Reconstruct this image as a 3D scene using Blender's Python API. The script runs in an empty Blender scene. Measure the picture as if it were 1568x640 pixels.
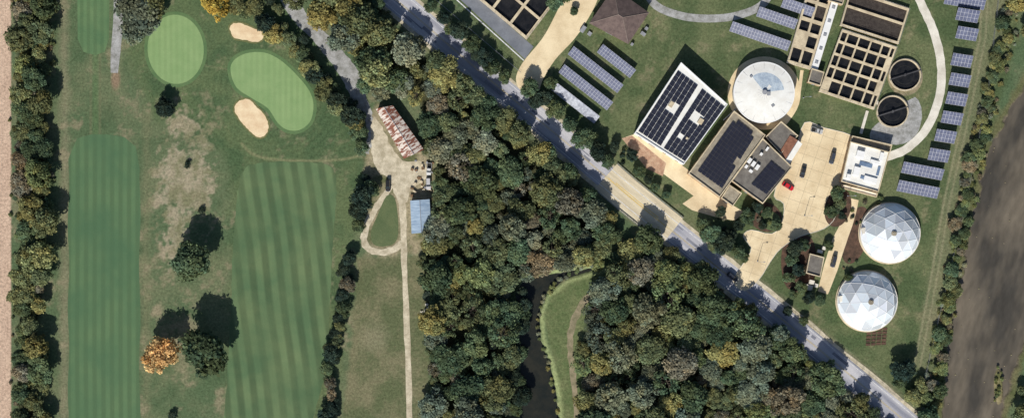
import bpy, bmesh, math, random
import numpy as np
from mathutils import Vector, Matrix
random.seed(7); RN=np.random.RandomState(11)
S=0.25; H=600.0
def P(x,y,h=0.0):
    k=S*(1-h/H); return Vector(((x-784)*k,(320-y)*k,h))
def lin(c):
    return tuple(((v/255)/12.92 if v/255<=0.04045 else ((v/255+0.055)/1.055)**2.4) for v in c)
K=0.91
def C(r,g,b): return tuple(min(v/K,0.8) for v in lin((r,g,b)))
scn=bpy.context.scene
COL=scn.collection
# ---------------------------------------------------------------- world/light/camera
EL=math.radians(39); AZ=math.radians(16)
w=bpy.data.worlds.new("World"); scn.world=w; w.use_nodes=True
nt=w.node_tree; bg=nt.nodes['Background']; sk=nt.nodes.new('ShaderNodeTexSky'); sk.sky_type='NISHITA'
sk.sun_disc=False; sk.sun_elevation=EL; sk.sun_rotation=math.pi+AZ
nt.links.new(sk.outputs[0],bg.inputs[0]); bg.inputs[1].default_value=0.075
sl=bpy.data.lights.new("sun","SUN"); sl.energy=5.0; sl.angle=math.radians(0.5); sl.color=(1,0.955,0.87)
so=bpy.data.objects.new("sun",sl); COL.objects.link(so)
so.rotation_euler=Vector((math.sin(AZ)*math.cos(EL),math.cos(AZ)*math.cos(EL),-math.sin(EL))).to_track_quat('-Z','Y').to_euler()
so.location=(0,-100,200)
cd=bpy.data.cameras.new("camera"); cam=bpy.data.objects.new("camera",cd); COL.objects.link(cam)
cam.location=(0,0,H); cd.sensor_width=36; cd.lens=36*H/(1568*S); cd.clip_end=6000; cd.clip_start=1
scn.camera=cam
scn.view_settings.view_transform='Standard'; scn.view_settings.look='None'; scn.view_settings.exposure=0
# ---------------------------------------------------------------- materials
def newmat(name):
    m=bpy.data.materials.new(name); m.use_nodes=True; return m,m.node_tree,m.node_tree.nodes['Principled BSDF']
def c4(c): return (c[0],c[1],c[2],1)
def M(name,c1,c2=None,scale=0.25,rough=0.9,metallic=0.0,spec=0.2,fine=0.18,fscale=2.5,bump=0.0,stripe=None,streak=None,thr=(0.35,0.65)):
    m,t,b=newmat(name); N=t.nodes; L=t.links
    if c2 is None: c2=tuple(v*0.85 for v in c1)
    g=N.new('ShaderNodeNewGeometry')
    def noise(sc,det,vec=None):
        n=N.new('ShaderNodeTexNoise'); n.inputs['Scale'].default_value=sc; n.inputs['Detail'].default_value=det
        n.inputs['Roughness'].default_value=0.65
        L.new(vec or g.outputs['Position'],n.inputs['Vector']); return n
    vec=None
    if streak is not None:
        mp=N.new('ShaderNodeMapping'); mp.vector_type='TEXTURE'
        mp.inputs['Rotation'].default_value=(0,0,math.radians(streak[0])); mp.inputs['Scale'].default_value=(streak[1],streak[2],1)
        L.new(g.outputs['Position'],mp.inputs['Vector']); vec=mp.outputs[0]
    n1=noise(scale,3,vec)
    r=N.new('ShaderNodeMapRange'); r.inputs[1].default_value=thr[0]; r.inputs[2].default_value=thr[1]
    L.new(n1.outputs[0],r.inputs[0])
    mx=N.new('ShaderNodeMixRGB'); L.new(r.outputs[0],mx.inputs[0]); mx.inputs[1].default_value=c4(c1); mx.inputs[2].default_value=c4(c2)
    n2=noise(fscale,2,vec if bump else None)
    r2=N.new('ShaderNodeMapRange'); r2.inputs[1].default_value=0.25; r2.inputs[2].default_value=0.75
    r2.inputs[3].default_value=1-fine; r2.inputs[4].default_value=1+fine; L.new(n2.outputs[0],r2.inputs[0])
    val=r2.outputs[0]
    if stripe:
        a=math.radians(stripe[0]); per=stripe[1]; amp=stripe[2]
        vm=N.new('ShaderNodeVectorMath'); vm.operation='DOT_PRODUCT'
        vm.inputs[1].default_value=(math.cos(a)*2*math.pi/per,math.sin(a)*2*math.pi/per,0)
        L.new(g.outputs['Position'],vm.inputs[0])
        nn=noise(0.02,0); am=N.new('ShaderNodeMath'); am.operation='MULTIPLY_ADD'; L.new(nn.outputs[0],am.inputs[0]); am.inputs[1].default_value=stripe[3] if len(stripe)>3 else 6.0
        L.new(vm.outputs['Value'],am.inputs[2])
        s=N.new('ShaderNodeMath'); s.operation='SINE'; L.new(am.outputs[0],s.inputs[0])
        n3=noise(0.05,2); r4=N.new('ShaderNodeMapRange'); r4.inputs[1].default_value=0.35; r4.inputs[2].default_value=0.62; r4.inputs[3].default_value=0.3; r4.inputs[4].default_value=1.0
        L.new(n3.outputs[0],r4.inputs[0])
        r3=N.new('ShaderNodeMapRange'); r3.inputs[1].default_value=-0.5; r3.inputs[2].default_value=0.5; r3.inputs[3].default_value=-amp; r3.inputs[4].default_value=amp
        L.new(s.outputs[0],r3.inputs[0])
        mm=N.new('ShaderNodeMath'); mm.operation='MULTIPLY'; L.new(r3.outputs[0],mm.inputs[0]); L.new(r4.outputs[0],mm.inputs[1])
        ad=N.new('ShaderNodeMath'); ad.operation='ADD'; L.new(val,ad.inputs[0]); L.new(mm.outputs[0],ad.inputs[1]); val=ad.outputs[0]
    vs=N.new('ShaderNodeVectorMath'); vs.operation='SCALE'; L.new(mx.outputs[0],vs.inputs[0]); L.new(val,vs.inputs['Scale'])
    L.new(vs.outputs[0],b.inputs['Base Color'])
    b.inputs['Roughness'].default_value=rough; b.inputs['Metallic'].default_value=metallic
    b.inputs['Specular IOR Level'].default_value=spec
    if bump:
        bp=N.new('ShaderNodeBump'); bp.inputs['Distance'].default_value=bump; L.new(n2.outputs[0],bp.inputs['Height']); L.new(bp.outputs[0],b.inputs['Normal'])
    return m
# ground
mg,t,b=newmat("ground_cover"); N=t.nodes; L=t.links
at=N.new('ShaderNodeAttribute'); at.attribute_name='gcol'
geo=N.new('ShaderNodeNewGeometry')
def nz(sc,det,r=0.7):
    n=N.new('ShaderNodeTexNoise'); n.inputs['Scale'].default_value=sc; n.inputs['Detail'].default_value=det; n.inputs['Roughness'].default_value=r
    L.new(geo.outputs['Position'],n.inputs['Vector']); return n
a1=nz(1.1,3,0.95)
q=N.new('ShaderNodeMapRange'); q.inputs[1].default_value=.25; q.inputs[2].default_value=.75; q.inputs[3].default_value=.42; q.inputs[4].default_value=1.58; L.new(a1.outputs[0],q.inputs[0])
vs=N.new('ShaderNodeVectorMath'); vs.operation='SCALE'; L.new(at.outputs['Color'],vs.inputs[0]); L.new(q.outputs[0],vs.inputs['Scale'])
L.new(vs.outputs[0],b.inputs['Base Color']); b.inputs['Roughness'].default_value=1; b.inputs['Specular IOR Level'].default_value=0.05

conc=M("concrete_pavement",C(222,204,170),C(198,178,144),0.12,fine=.1)
concl=M("pale_concrete",C(216,211,200),C(190,184,172),0.2,fine=.1)
concd=M("concrete_wall",C(204,190,162),C(170,156,132),0.3,fine=.12)
asph=M("asphalt_weathered",C(182,181,186),C(132,134,146),0.16,fine=.14,streak=(-39.5,7,1),thr=(.38,.6))
asph_p=M("asphalt_repair_patch",C(128,130,140),C(112,114,124),0.3,fine=.14)
asph_g=M("grey_asphalt",C(120,124,132),C(100,104,112),0.15,fine=.1)
tanroad=M("bridge_deck_concrete",C(212,200,174),C(180,168,144),0.3,fine=.12,streak=(-39.5,6,1))
gravel=M("gravel",C(200,190,168),C(160,150,128),0.35,fine=.22,fscale=3)
graveld=M("gravel_drive_grey",C(164,164,164),C(124,124,120),0.4,fine=.2)
sand=M("sand",C(226,202,168),C(206,180,146),0.3,fine=.08)
dirt=M("dirt_track",C(146,134,112),C(112,108,84),0.4,fine=.2)
mulch=M("mulch",C(96,74,62),C(66,54,46),0.5,fine=.3)
lip=M("bunker_lip_grass",C(112,112,74),C(90,96,62),0.5,fine=.2)
fair1=M("fairway_turf_a",C(72,100,72),C(84,108,76),0.05,fine=.2,fscale=3,stripe=(0,3.3,0.11,2.0))
fair2=M("fairway_turf_b",C(74,97,68),C(92,109,76),0.06,fine=.22,fscale=3,stripe=(7,5.2,0.21,3.5))
greenA=M("putting_green_turf",C(120,146,98),C(128,152,104),0.2,fine=.07,stripe=(0,2.2,0.05,1.0))
collar=M("green_collar_turf",C(80,106,70),C(92,114,76),0.2,fine=.14)
tee=M("tee_turf",C(78,106,74),C(92,116,80),0.1,fine=.14,stripe=(0,2.6,0.12,1.0))
lawn=M("lawn_turf",C(80,94,64),C(94,104,72),0.15,fine=.25)
water_m=M("river_water",C(106,98,86),C(66,63,58),0.07,rough=.28,spec=.3,fine=.2,fscale=.4,streak=(75,2.6,1),bump=.12,thr=(.36,.62))
creek_m=M("creek_water",C(30,34,32),C(44,44,38),0.2,rough=.25,spec=.3,fine=.2)
dark_water=M("basin_water",C(22,24,28),C(38,38,40),0.4,rough=.3,spec=.3,fine=.3)
sludge=M("sludge_water",C(50,44,42),C(68,62,58),1.0,rough=.7,fine=.4,fscale=4)
whiteroof=M("white_membrane_roof",C(226,224,218),C(210,208,202),0.3,fine=.04)
tanroof=M("gravel_ballast_roof",C(154,146,130),C(128,120,106),0.6,fine=.15)
greyroof=M("grey_membrane_roof",C(116,112,106),C(96,92,88),0.5,fine=.12)
shingle=M("brown_shingle_roof",C(104,90,86),C(86,74,72),0.6,fine=.15,fscale=4)
brick=M("tan_brick_wall",C(176,150,122),C(150,124,100),1.0,fine=.12)
brickr=M("red_brown_wall",C(130,92,74),C(110,78,64),1.0,fine=.12)
rust=M("rusty_corrugated_roof",C(204,194,184),C(122,78,64),1.0,fine=.15,streak=(33,5.0,.75),thr=(.45,.53))
bluemetal=M("blue_grey_metal_roof",C(156,174,192),C(128,148,170),1.0,rough=.5,fine=.05,streak=(0,6,.6),thr=(.4,.6))
metal=M("galvanised_metal",C(170,172,176),C(140,142,148),1.0,rough=.5,metallic=.4,fine=.08)
whitem=M("white_painted_metal",C(232,232,228),C(214,214,212),.5,rough=.5,fine=.04)
paint_w=M("white_line_paint",C(222,222,220),C(176,177,182),1.0,fine=.15)
paint_y=M("yellow_line_paint",C(200,180,124),C(166,156,130),1.0,fine=.15)
paint_y2=M("fresh_yellow_line_paint",C(216,180,90),C(200,172,104),1.0,fine=.15)
glass=M("dark_window_glass",(.015,.02,.03),(.02,.03,.04),1,rough=.1,spec=.6,fine=.02)
pv_dark=M("roof_photovoltaic_cells",C(34,36,48),C(46,48,60),.8,rough=.3,spec=.3,fine=.06)
pv_blue=M("ground_photovoltaic_cells",C(88,94,118),C(66,72,98),.5,rough=.4,spec=.3,fine=.15)
pv_frame=M("aluminium_frame",C(176,178,186),C(158,160,168),1,rough=.5,fine=.04)
bark=M("bark",(.12,.10,.08),(.08,.065,.05),2,fine=.2)
rubber=M("tyre_rubber",(.02,.02,.02),(.03,.03,.03),2)
# leaf
def leafmat(name,trans=.3):
    m,t,b=newmat(name); N=t.nodes; L=t.links
    oi=N.new('ShaderNodeObjectInfo'); a=N.new('ShaderNodeAttribute'); a.attribute_name='shade'
    v=N.new('ShaderNodeVectorMath'); v.operation='MULTIPLY'; L.new(oi.outputs['Color'],v.inputs[0]); L.new(a.outputs['Color'],v.inputs[1])
    df=N.new('ShaderNodeBsdfDiffuse'); L.new(v.outputs[0],df.inputs[0])
    tr=N.new('ShaderNodeBsdfTranslucent'); L.new(v.outputs[0],tr.inputs[0])
    mx=N.new('ShaderNodeMixShader'); mx.inputs[0].default_value=trans
    L.new(df.outputs[0],mx.inputs[1]); L.new(tr.outputs[0],mx.inputs[2]); L.new(mx.outputs[0],N['Material Output'].inputs[0])
    N.remove(b); return m
leaf=leafmat("leaves")
# ---------------------------------------------------------------- mesh helpers
def mkobj(name,verts,faces,mats,midx=None,parent=None,smooth=False):
    me=bpy.data.meshes.new(name); me.from_pydata([tuple(v) for v in verts],[],faces)
    for m in (mats if isinstance(mats,(list,tuple)) else [mats]): me.materials.append(m)
    if midx is not None: me.polygons.foreach_set('material_index',midx)
    if smooth: me.polygons.foreach_set('use_smooth',[True]*len(me.polygons))
    me.validate(); me.update()
    o=bpy.data.objects.new(name,me); COL.objects.link(o)
    if parent: o.parent=parent
    return o
def empty(name,loc=(0,0,0)):
    e=bpy.data.objects.new(name,None); COL.objects.link(e); e.empty_display_size=1; return e
class MB:
    def __init__(s): s.v=[]; s.f=[]; s.m=[]
    def add(s,vs,fs,mi=0):
        o=len(s.v); s.v+= [Vector(v) for v in vs]; s.f+=[tuple(i+o for i in f) for f in fs]; s.m+=[mi]*len(fs)
    def prism(s,pts,z0,z1,mi=0,topmi=None,bottom=False):
        n=len(pts); vs=[(p[0],p[1],z0) for p in pts]+[(p[0],p[1],z1) for p in pts]
        s.add(vs,[(i,(i+1)%n,n+(i+1)%n,n+i) for i in range(n)],mi)
        s.add([(p[0],p[1],z1) for p in pts],[tuple(range(n))],mi if topmi is None else topmi)
    def box(s,c,u,v,lu,lv,z0,z1,mi=0,topmi=None):
        c=Vector((c[0],c[1])); u=Vector((u[0],u[1])); v=Vector((v[0],v[1]))
        s.prism([c-u*lu/2-v*lv/2,c+u*lu/2-v*lv/2,c+u*lu/2+v*lv/2,c-u*lu/2+v*lv/2],z0,z1,mi,topmi)
    def cyl(s,c,r,z0,z1,n=24,mi=0,topmi=None,r2=None):
        r2=r if r2 is None else r2
        vs=[(c[0]+r*math.cos(a),c[1]+r*math.sin(a),z0) for a in [2*math.pi*i/n for i in range(n)]]+[(c[0]+r2*math.cos(a),c[1]+r2*math.sin(a),z1) for a in [2*math.pi*i/n for i in range(n)]]
        s.add(vs,[(i,(i+1)%n,n+(i+1)%n,n+i) for i in range(n)],mi)
        s.add(vs[n:],[tuple(range(n))],mi if topmi is None else topmi)
    def tube(s,a,b,r,r2=None,n=6,mi=0):
        a=Vector(a);b=Vector(b);r2=r if r2 is None else r2
        d=(b-a).normalized(); x=d.orthogonal().normalized(); y=d.cross(x)
        vs=[a+(x*math.cos(2*math.pi*i/n)+y*math.sin(2*math.pi*i/n))*r for i in range(n)]+[b+(x*math.cos(2*math.pi*i/n)+y*math.sin(2*math.pi*i/n))*r2 for i in range(n)]
        s.add(vs,[(i,(i+1)%n,n+(i+1)%n,n+i) for i in range(n)]+[tuple(range(n,2*n))],mi)
    def obj(s,name,mats,parent=None,smooth=False): return mkobj(name,s.v,s.f,mats,s.m,parent,smooth)
def V2(p): return Vector((p[0],p[1]))
def crom(pts,closed=True,n=6):
    out=[];L_=len(pts)
    rng=range(L_) if closed else range(L_-1)
    for i in rng:
        g=lambda k:(pts[k%L_] if closed else pts[max(0,min(L_-1,k))])
        p0,p1,p2,p3=[np.array(g(i+k),float) for k in(-1,0,1,2)]
        for j in range(n):
            t=j/n
            out.append(tuple(float(z_) for z_ in .5*((2*p1)+(-p0+p2)*t+(2*p0-5*p1+4*p2-p3)*t*t+(-p0+3*p1-3*p2+p3)*t**3)))
    if not closed: out.append(tuple(pts[-1]))
    return out
def wob(pts,amp,fr=0.11):
    return [(x+amp*(math.sin(x*fr*1.7+y*fr*2.9)+.6*math.sin(y*fr*5.1-x*fr*4)),y+amp*(math.sin(y*fr*2.3-x*fr*1.9+1)+.6*math.sin(x*fr*5.3+y*fr*3))) for x,y in pts]
def sheet(name,pts,mat,lvl,smooth=0,wobble=0,parent=None):
    if smooth: pts=crom(pts,True,smooth)
    if wobble: pts=wob(pts,wobble)
    vs=[P(x,y) for x,y in pts]
    for v in vs: v.z=lvl*0.012
    return mkobj(name,vs,[tuple(range(len(vs)))],mat,parent=parent)
def ribverts(pts,wd):
    A=[];B=[];n=len(pts)
    for i,p in enumerate(pts):
        a=Vector(pts[max(0,i-1)]);b_=Vector(pts[min(n-1,i+1)]); d=(b_-a).normalized(); nn=Vector((-d.y,d.x))
        if isinstance(wd,list):
            f=i/(n-1)*(len(wd)-1); k=min(int(f),len(wd)-2); ww=wd[k]*(1-f+k)+wd[k+1]*(f-k)
        else: ww=wd
        A.append(Vector(p)+nn*ww/2);B.append(Vector(p)-nn*ww/2)
    return A,B
def ribbon(name,pts,wd,mat,lvl,smooth=6,off=0,parent=None,wobble=0):
    if smooth: pts=crom(pts,False,smooth)
    if off:
        A,_=ribverts(pts,2*off); pts=[(a.x,a.y) for a in A]
    A,B=ribverts(pts,wd)
    if wobble: A=[Vector(p) for p in wob([(a.x,a.y) for a in A],wobble)];B=[Vector(p) for p in wob([(a.x,a.y) for a in B],wobble,.13)]
    vs=[];fs=[]
    for a,b_ in zip(A,B):
        p=P(a.x,a.y);p.z=lvl*.012;q_=P(b_.x,b_.y);q_.z=lvl*.012;vs+=[p,q_]
    for i in range(len(A)-1): fs.append((2*i,2*i+1,2*i+3,2*i+2))
    return mkobj(name,vs,fs,mat,parent=parent)
# ---------------------------------------------------------------- geometry regions (map units, 4 per metre)
ROAD=[(520,-70),(610,3),(690,72),(770,139),(860,213),(960,298),(1060,378),(1125,430),(1240,523),(1345,610),(1440,690)]
RIVER=[(1640,60),(1575,120),(1540,180),(1508,250),(1490,330),(1478,400),(1462,460),(1450,520),(1444,600),(1440,720),(1530,720),(1525,660),(1545,600),(1562,540),(1600,460),(1660,300),(1720,100)]
CREEK=[(800,425),(835,418),(870,412),(905,408),(925,412),(870,428),(840,452),(828,480),(832,520),(846,560),(856,610),(862,700),(800,700),(790,600),(796,540),(788,490),(786,450)]
WOOD1=[(470,-60),(560,-60),(590,20),(640,80),(700,125),(760,170),(830,228),(880,275),(935,330),(950,352),(925,385),(890,402),(850,412),(800,420),(782,450),(784,500),(790,560),(780,620),(775,720),(665,720),(660,620),(662,540),(655,480),(650,420),(655,370),(668,330),(672,250),(668,215),(655,175),(615,132),(565,110),(540,70),(500,30)]
WOOD2=[(985,360),(1040,396),(1100,444),(1160,490),(1230,547),(1300,604),(1380,667),(1440,730),(880,720),(895,640),(893,590),(890,530),(905,470),(935,425),(945,385)]
LEFTW=[(26,-60),(76,-60),(74,60),(64,120),(68,200),(72,300),(62,400),(58,500),(66,600),(64,720),(30,720),(30,500),(32,300),(30,100)]
# ---------------------------------------------------------------- ground sheet
gx=np.concatenate([[-3000,-1500,-800,-420,-280],np.arange(-230,230.1,.5),[280,420,800,1500,3000]])
gy=np.concatenate([[-3000,-1500,-800,-300,-160],np.arange(-112,112.1,.5),[160,300,800,1500,3000]])
X,Y=np.meshgrid(gx,gy); X=X.ravel();Y=Y.ravel(); PX=X/S+784; PY=320-Y/S
def vnoise(x,y,seed):
    r=np.random.RandomState(seed).rand(256,256); xi=np.floor(x).astype(int);yi=np.floor(y).astype(int);fx=x-xi;fy=y-yi
    fx=fx*fx*(3-2*fx);fy=fy*fy*(3-2*fy); g=lambda a,b:r[a%256,b%256]
    return (g(xi,yi)*(1-fx)+g(xi+1,yi)*fx)*(1-fy)+(g(xi,yi+1)*(1-fx)+g(xi+1,yi+1)*fx)*fy
def fbm(sc,seed,o=4):
    s=0;a=1;tot=0
    for k in range(o): s=s+a*vnoise(PX/sc*2**k+k*17,PY/sc*2**k+k*31,seed+k);tot+=a;a*=.6
    return s/tot*2-1
n_big=fbm(120,1);n_mid=fbm(40,5);n_sm=fbm(12,9,3);n_x=fbm(24,21,4);n_f=fbm(5,41,2)
def sd(poly,x=PX,y=PY):
    d=np.full(x.shape,1e9);ins=np.zeros(x.shape,bool);n=len(poly)
    for i in range(n):
        x1,y1=poly[i];x2,y2=poly[(i+1)%n];ex,ey=x2-x1,y2-y1
        t_=np.clip(((x-x1)*ex+(y-y1)*ey)/(ex*ex+ey*ey+1e-9),0,1)
        d=np.minimum(d,np.hypot(x-x1-t_*ex,y-y1-t_*ey))
        c=((y1>y)!=(y2>y))&(x<(x2-x1)*(y-y1)/((y2-y1) if y2!=y1 else 1e-9)+x1);ins^=c
    return np.where(ins,d,-d)
def ldist(pl):
    d=np.full(PX.shape,1e9)
    for i in range(len(pl)-1):
        x1,y1=pl[i];x2,y2=pl[i+1];ex,ey=x2-x1,y2-y1
        t_=np.clip(((PX-x1)*ex+(PY-y1)*ey)/(ex*ex+ey*ey+1e-9),0,1)
        d=np.minimum(d,np.hypot(PX-x1-t_*ex,PY-y1-t_*ey))
    return d
G=np.zeros((len(PX),3))
def A3(c): return np.array(c)
def lay(mask,c,c2=None,nn=None):
    global G
    if nn is not None: nn=np.clip(nn,0,1)
    col=A3(c)[None,:] if c2 is None else A3(c)[None,:]*(1-nn[:,None])+A3(c2)[None,:]*nn[:,None]
    G=G*(1-mask[:,None])+col*mask[:,None]
def mk(poly,soft=4,jit=3,nn=None): return np.clip((sd(poly)+jit*(n_sm if nn is None else nn))/soft+.5,0,1)
def ell(cx,cy,rx,ry): return 1-np.hypot((PX-cx)/rx,(PY-cy)/ry)
G[:]=A3(C(80,97,70)); 
lay(np.clip(n_mid*1.3+.4+n_big*.5,0,1),C(99,107,80))
lay(np.clip(n_x*2.4-.35+n_f*.4,0,1)*.55,C(122,117,94))
lay(np.clip(-n_x*2.4-.5+n_f*.4,0,1)*.5,C(62,80,56))
# golf lush zone
lay(mk([(195,-60),(420,-60),(470,60),(560,190),(560,250),(540,420),(500,720),(345,720),(355,420),(350,240),(235,180),(195,90)],16,8)*.8,C(68,87,60),C(88,102,70),n_mid*1.3+.5+n_f*.3)
sw=np.sin(np.hypot(PX-415,PY-140)*.62)*np.clip(ell(430,170,140,110)*4,0,1)
G*=(1+.07*sw)[:,None]
# bare areas
bare=np.clip(ell(282,290,60,158)*1.6,0,1)
lay(np.clip(bare*1.5+n_x*1.9*np.clip(bare*6,0,1)+n_sm*1.2*np.clip(bare*5,0,1)+n_f*1.2*np.clip(bare*5,0,1)-.45,0,1)*.82,C(164,152,132),C(118,116,90),n_sm*1.3+.5)
bare=np.clip(ell(280,520,64,95)*1.6,0,1)
lay(np.clip(bare*1.3+n_x*1.5*np.clip(bare*6,0,1)+n_f*.7-.4,0,1)*.55,C(142,131,108))
lay(np.clip(1-ldist([(96,-60),(100,200),(98,700)])/12+n_sm*.4,0,1)*.5,C(134,126,104))
lay(np.clip(1-ldist([(225,180),(222,420),(226,700)])/12+n_x*.6,0,1)*.4,C(120,116,90))
lay(np.clip(n_x*2.4+n_f-.65,0,1)*.5*(PX<700),C(134,126,103))
# field by the farm track
lay(mk([(548,395),(655,390),(660,720),(510,720),(535,560)],6,4),C(88,95,68),C(114,111,86),n_mid*1.4+.45+n_f*.4)
lay(np.clip(ell(575,515,30,28)*1.4+n_x*.6,0,1)*.4,C(132,128,104))
# yard round farm
lay(mk([(563,190),(578,160),(650,235),(672,260),(668,310),(640,390),(560,392),(556,350),(566,300),(558,250)],8,7),C(146,136,112),C(90,94,66),n_x*1.6+.45)
# soil field
lay(mk([(-9000,-9000),(17,-9000),(17,9000),(-9000,9000)],2,1),C(192,168,148),C(172,148,130),.5+.5*np.sin(PX*1.6)+n_sm*.6)
# facility lawn
lay(mk([(640,-80),(1560,-80),(1560,60),(1480,330),(1420,620),(1380,600),(1120,400),(960,280),(850,195)],8,4),C(73,87,59),C(97,104,74),n_mid*1.3+.5+n_x*.5+n_f*.3)
lay(np.clip(n_x*2-.3+n_f*.4,0,1)*np.clip(sd([(900,80),(1100,60),(1210,100),(1000,200),(900,200)])/20,0,1)*.65,C(126,120,96))
lay(np.clip(n_x*2.2+n_f*.8-.65,0,1)*.6*(PX>800),C(128,121,96))
lay(mk([(1480,-80),(1560,-80),(1530,90),(1480,330),(1425,590),(1400,560),(1440,330),(1500,60)],10,5)*.75,C(100,106,80),C(118,115,90),n_x+.4)
for off,al in ((0,.6),(9,.5)):
    lay(np.clip(1-ldist([(1507+off,-60),(1500+off,60),(1470+off,200),(1445+off,310),(1425+off,430),(1400+off,560)])/2.5,0,1)*al,C(144,138,112))
lay(np.clip(1-ldist([(1190,455),(1240,490),(1300,540),(1370,600)])/2.5,0,1)*.6,C(156,146,118))
# road verge
vd=ldist(ROAD)
lay(np.clip((32-vd+n_sm*5)/6,0,1)*.7,C(120,118,96),C(88,94,66),n_x+.5)
# woods floor
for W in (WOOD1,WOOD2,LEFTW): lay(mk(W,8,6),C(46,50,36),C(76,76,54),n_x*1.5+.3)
# inlet meadow
MEAD=[(935,418),(905,420),(872,430),(842,452),(833,480),(838,520),(850,560),(858,610),(862,720),(905,720),(900,600),(892,560),(890,520),(900,470),(925,440)]
lay(mk(MEAD,5,2),C(84,98,64),C(108,113,80),n_mid+.5+n_f*.4)
lay(np.clip(1-np.abs(sd(CREEK)+1)/6+n_sm*.3,0,1)*(PX>815)*.9,C(144,154,108))
# lines on golf course
lay(np.clip(1-np.abs(PX-146)/7,0,1)*((PY>80)&(PY<210))*.6,C(84,108,72))
lay(np.clip(1-np.abs(np.abs(PX-146)-7)/2.5,0,1)*((PY>80)&(PY<210))*.5,C(114,112,86))
lay(np.clip(1-ldist(crom([(565,222),(545,240),(500,246),(450,246),(410,243),(385,235),(370,220)],False,5))/3,0,1)*.6,C(138,134,102))
lay(np.clip(1-ldist([(310,100),(352,108)])/2,0,1)*.5,C(118,118,90))
lay(np.clip(ell(177,122,9,20)*2,0,1)*.8,C(136,114,96))
# river bed/bank
sr=sd(RIVER)+n_sm*6+n_x*5
lay(np.clip((sr+14)/8,0,1),C(104,101,74),C(78,86,56),n_x+.5)
lay(np.clip((sr+2)/5,0,1),C(96,86,78))
lay(np.clip(ell(1468,515,12,45)*2+n_sm*.5,0,1)*.8,C(150,136,112))
bar=np.clip(ell(1529,590,9,34)*3,0,1)
lay(bar,C(134,124,94),C(96,98,64),n_sm+.5)
sc=sd(CREEK)+n_sm*2
Z=-1.4*np.clip(sr/10,0,1)**.8-1.2*np.clip(sc/8,0,1)+1.35*bar*(sr>0)
far=(np.abs(X)>231)|(np.abs(Y)>113); Z=np.where(far,0,Z)
nx,ny=len(gx),len(gy)
me=bpy.data.meshes.new("ground"); nv=nx*ny; me.vertices.add(nv)
me.vertices.foreach_set('co',np.stack([X,Y,Z],1).ravel().astype(np.float32))
I=np.arange(nv).reshape(ny,nx); F=np.stack([I[:-1,:-1],I[:-1,1:],I[1:,1:],I[1:,:-1]],-1).reshape(-1,4)
nf=len(F); me.loops.add(nf*4); me.loops.foreach_set('vertex_index',F.ravel().astype(np.int32))
me.polygons.add(nf); me.polygons.foreach_set('loop_start',np.arange(0,nf*4,4,dtype=np.int32)); me.polygons.foreach_set('loop_total',np.full(nf,4,np.int32))
me.update(calc_edges=True)
ca=me.color_attributes.new('gcol','FLOAT_COLOR','POINT'); ca.data.foreach_set('color',np.concatenate([np.clip(G,0,1),np.ones((nv,1))],1).ravel().astype(np.float32))
me.materials.append(mg); go=bpy.data.objects.new("ground",me); COL.objects.link(go)
def wsheet(name,pts,mat,z):
    vs=[P(x,y) for x,y in pts]
    for v in vs:v.z=z
    return mkobj(name,vs,[tuple(range(len(vs)))],mat)
wsheet("river",[(1700,20),(1560,60),(1500,180),(1470,300),(1455,400),(1435,500),(1425,600),(1420,765),(1703,765)],water_m,-.45)
wsheet("creek",[(770,400),(940,395),(940,425),(880,440),(850,470),(870,760),(780,760)],creek_m,-.5)
mb=MB()
for i in range(70):
    x=random.uniform(1450,1560);y=random.uniform(200,640)
    if not(1515-(y-250)*.17<x): continue
    p=P(x,y);r=random.uniform(.15,.45);mb.cyl((p.x,p.y),r,-.7,-.38+r*.3,7,r2=r*.5)
mb.obj("river_rocks",[dirt])
# ---------------------------------------------------------------- golf course
def ellipse(cx,cy,rx,ry,rot=0,n=40):
    a=math.radians(rot);return [(cx+rx*math.cos(t_)*math.cos(a)-ry*math.sin(t_)*math.sin(a),cy+rx*math.cos(t_)*math.sin(a)+ry*math.sin(t_)*math.cos(a)) for t_ in [2*math.pi*i/n for i in range(n)]]
def grow(pts,k):
    n=len(pts);out=[]
    for i in range(n):
        a=Vector(pts[i-1]);b_=Vector(pts[(i+1)%n]);d=(b_-a).normalized();nn=Vector((d.y,-d.x))
        out.append((pts[i][0]+nn.x*k,pts[i][1]+nn.y*k))
    ar=sum(pts[i][0]*pts[(i+1)%n][1]-pts[(i+1)%n][0]*pts[i][1] for i in range(n))
    if ar<0: out=[(2*p[0]-o[0],2*p[1]-o[1]) for p,o in zip(pts,out)]
    return out
F1=[(104,740)]+[(105+1.2*math.sin(y*.05),y) for y in range(700,240,-12)]+[(108,235),(118,212),(140,206),(165,206),(190,210),(208,225),(214,260)]+[(214+1.2*math.sin(y*.04+1),y) for y in range(272,700,12)]+[(212,740)]
sheet("golf_fairway",F1,fair1,1)
sheet("golf_fairway",wob(crom([(372,262),(395,250),(450,248),(505,255),(515,290),(512,340),(508,400),(505,470),(500,560),(480,640),(470,740),(338,740),(345,620),(352,500),(356,400),(362,310)],True,8),.7),fair2,1)
sheet("tee_box",[(118,-40),(168,-40),(167,60),(160,80),(146,85),(128,80),(119,60)],tee,1)
g1=ellipse(269,76,43,53,-4)
sheet("putting_green_collar",grow(g1,5),collar,2); sheet("putting_green",g1,greenA,3)
g2=crom([(353,108),(359,92),(378,82),(405,81),(430,93),(455,116),(474,140),(480,162),(475,186),(459,199),(440,199),(425,188),(410,166),(386,151),(362,134)],True,5)
sheet("putting_green_collar",grow(g2,5),collar,2); sheet("putting_green",g2,greenA,3)
b1=crom([(352,42),(360,36),(375,38),(390,45),(403,50),(402,60),(392,65),(375,62),(358,58)],True,5)
b2=crom([(359,168),(366,155),(382,153),(394,165),(407,180),(411,196),(404,209),(392,209),(380,198),(368,185)],True,5)
for bb in(b1,b2):
    sheet("bunker_lip",grow(bb,2.5),lip,4); sheet("sand_bunker",wob(bb,.5,.3),sand,5)
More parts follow.
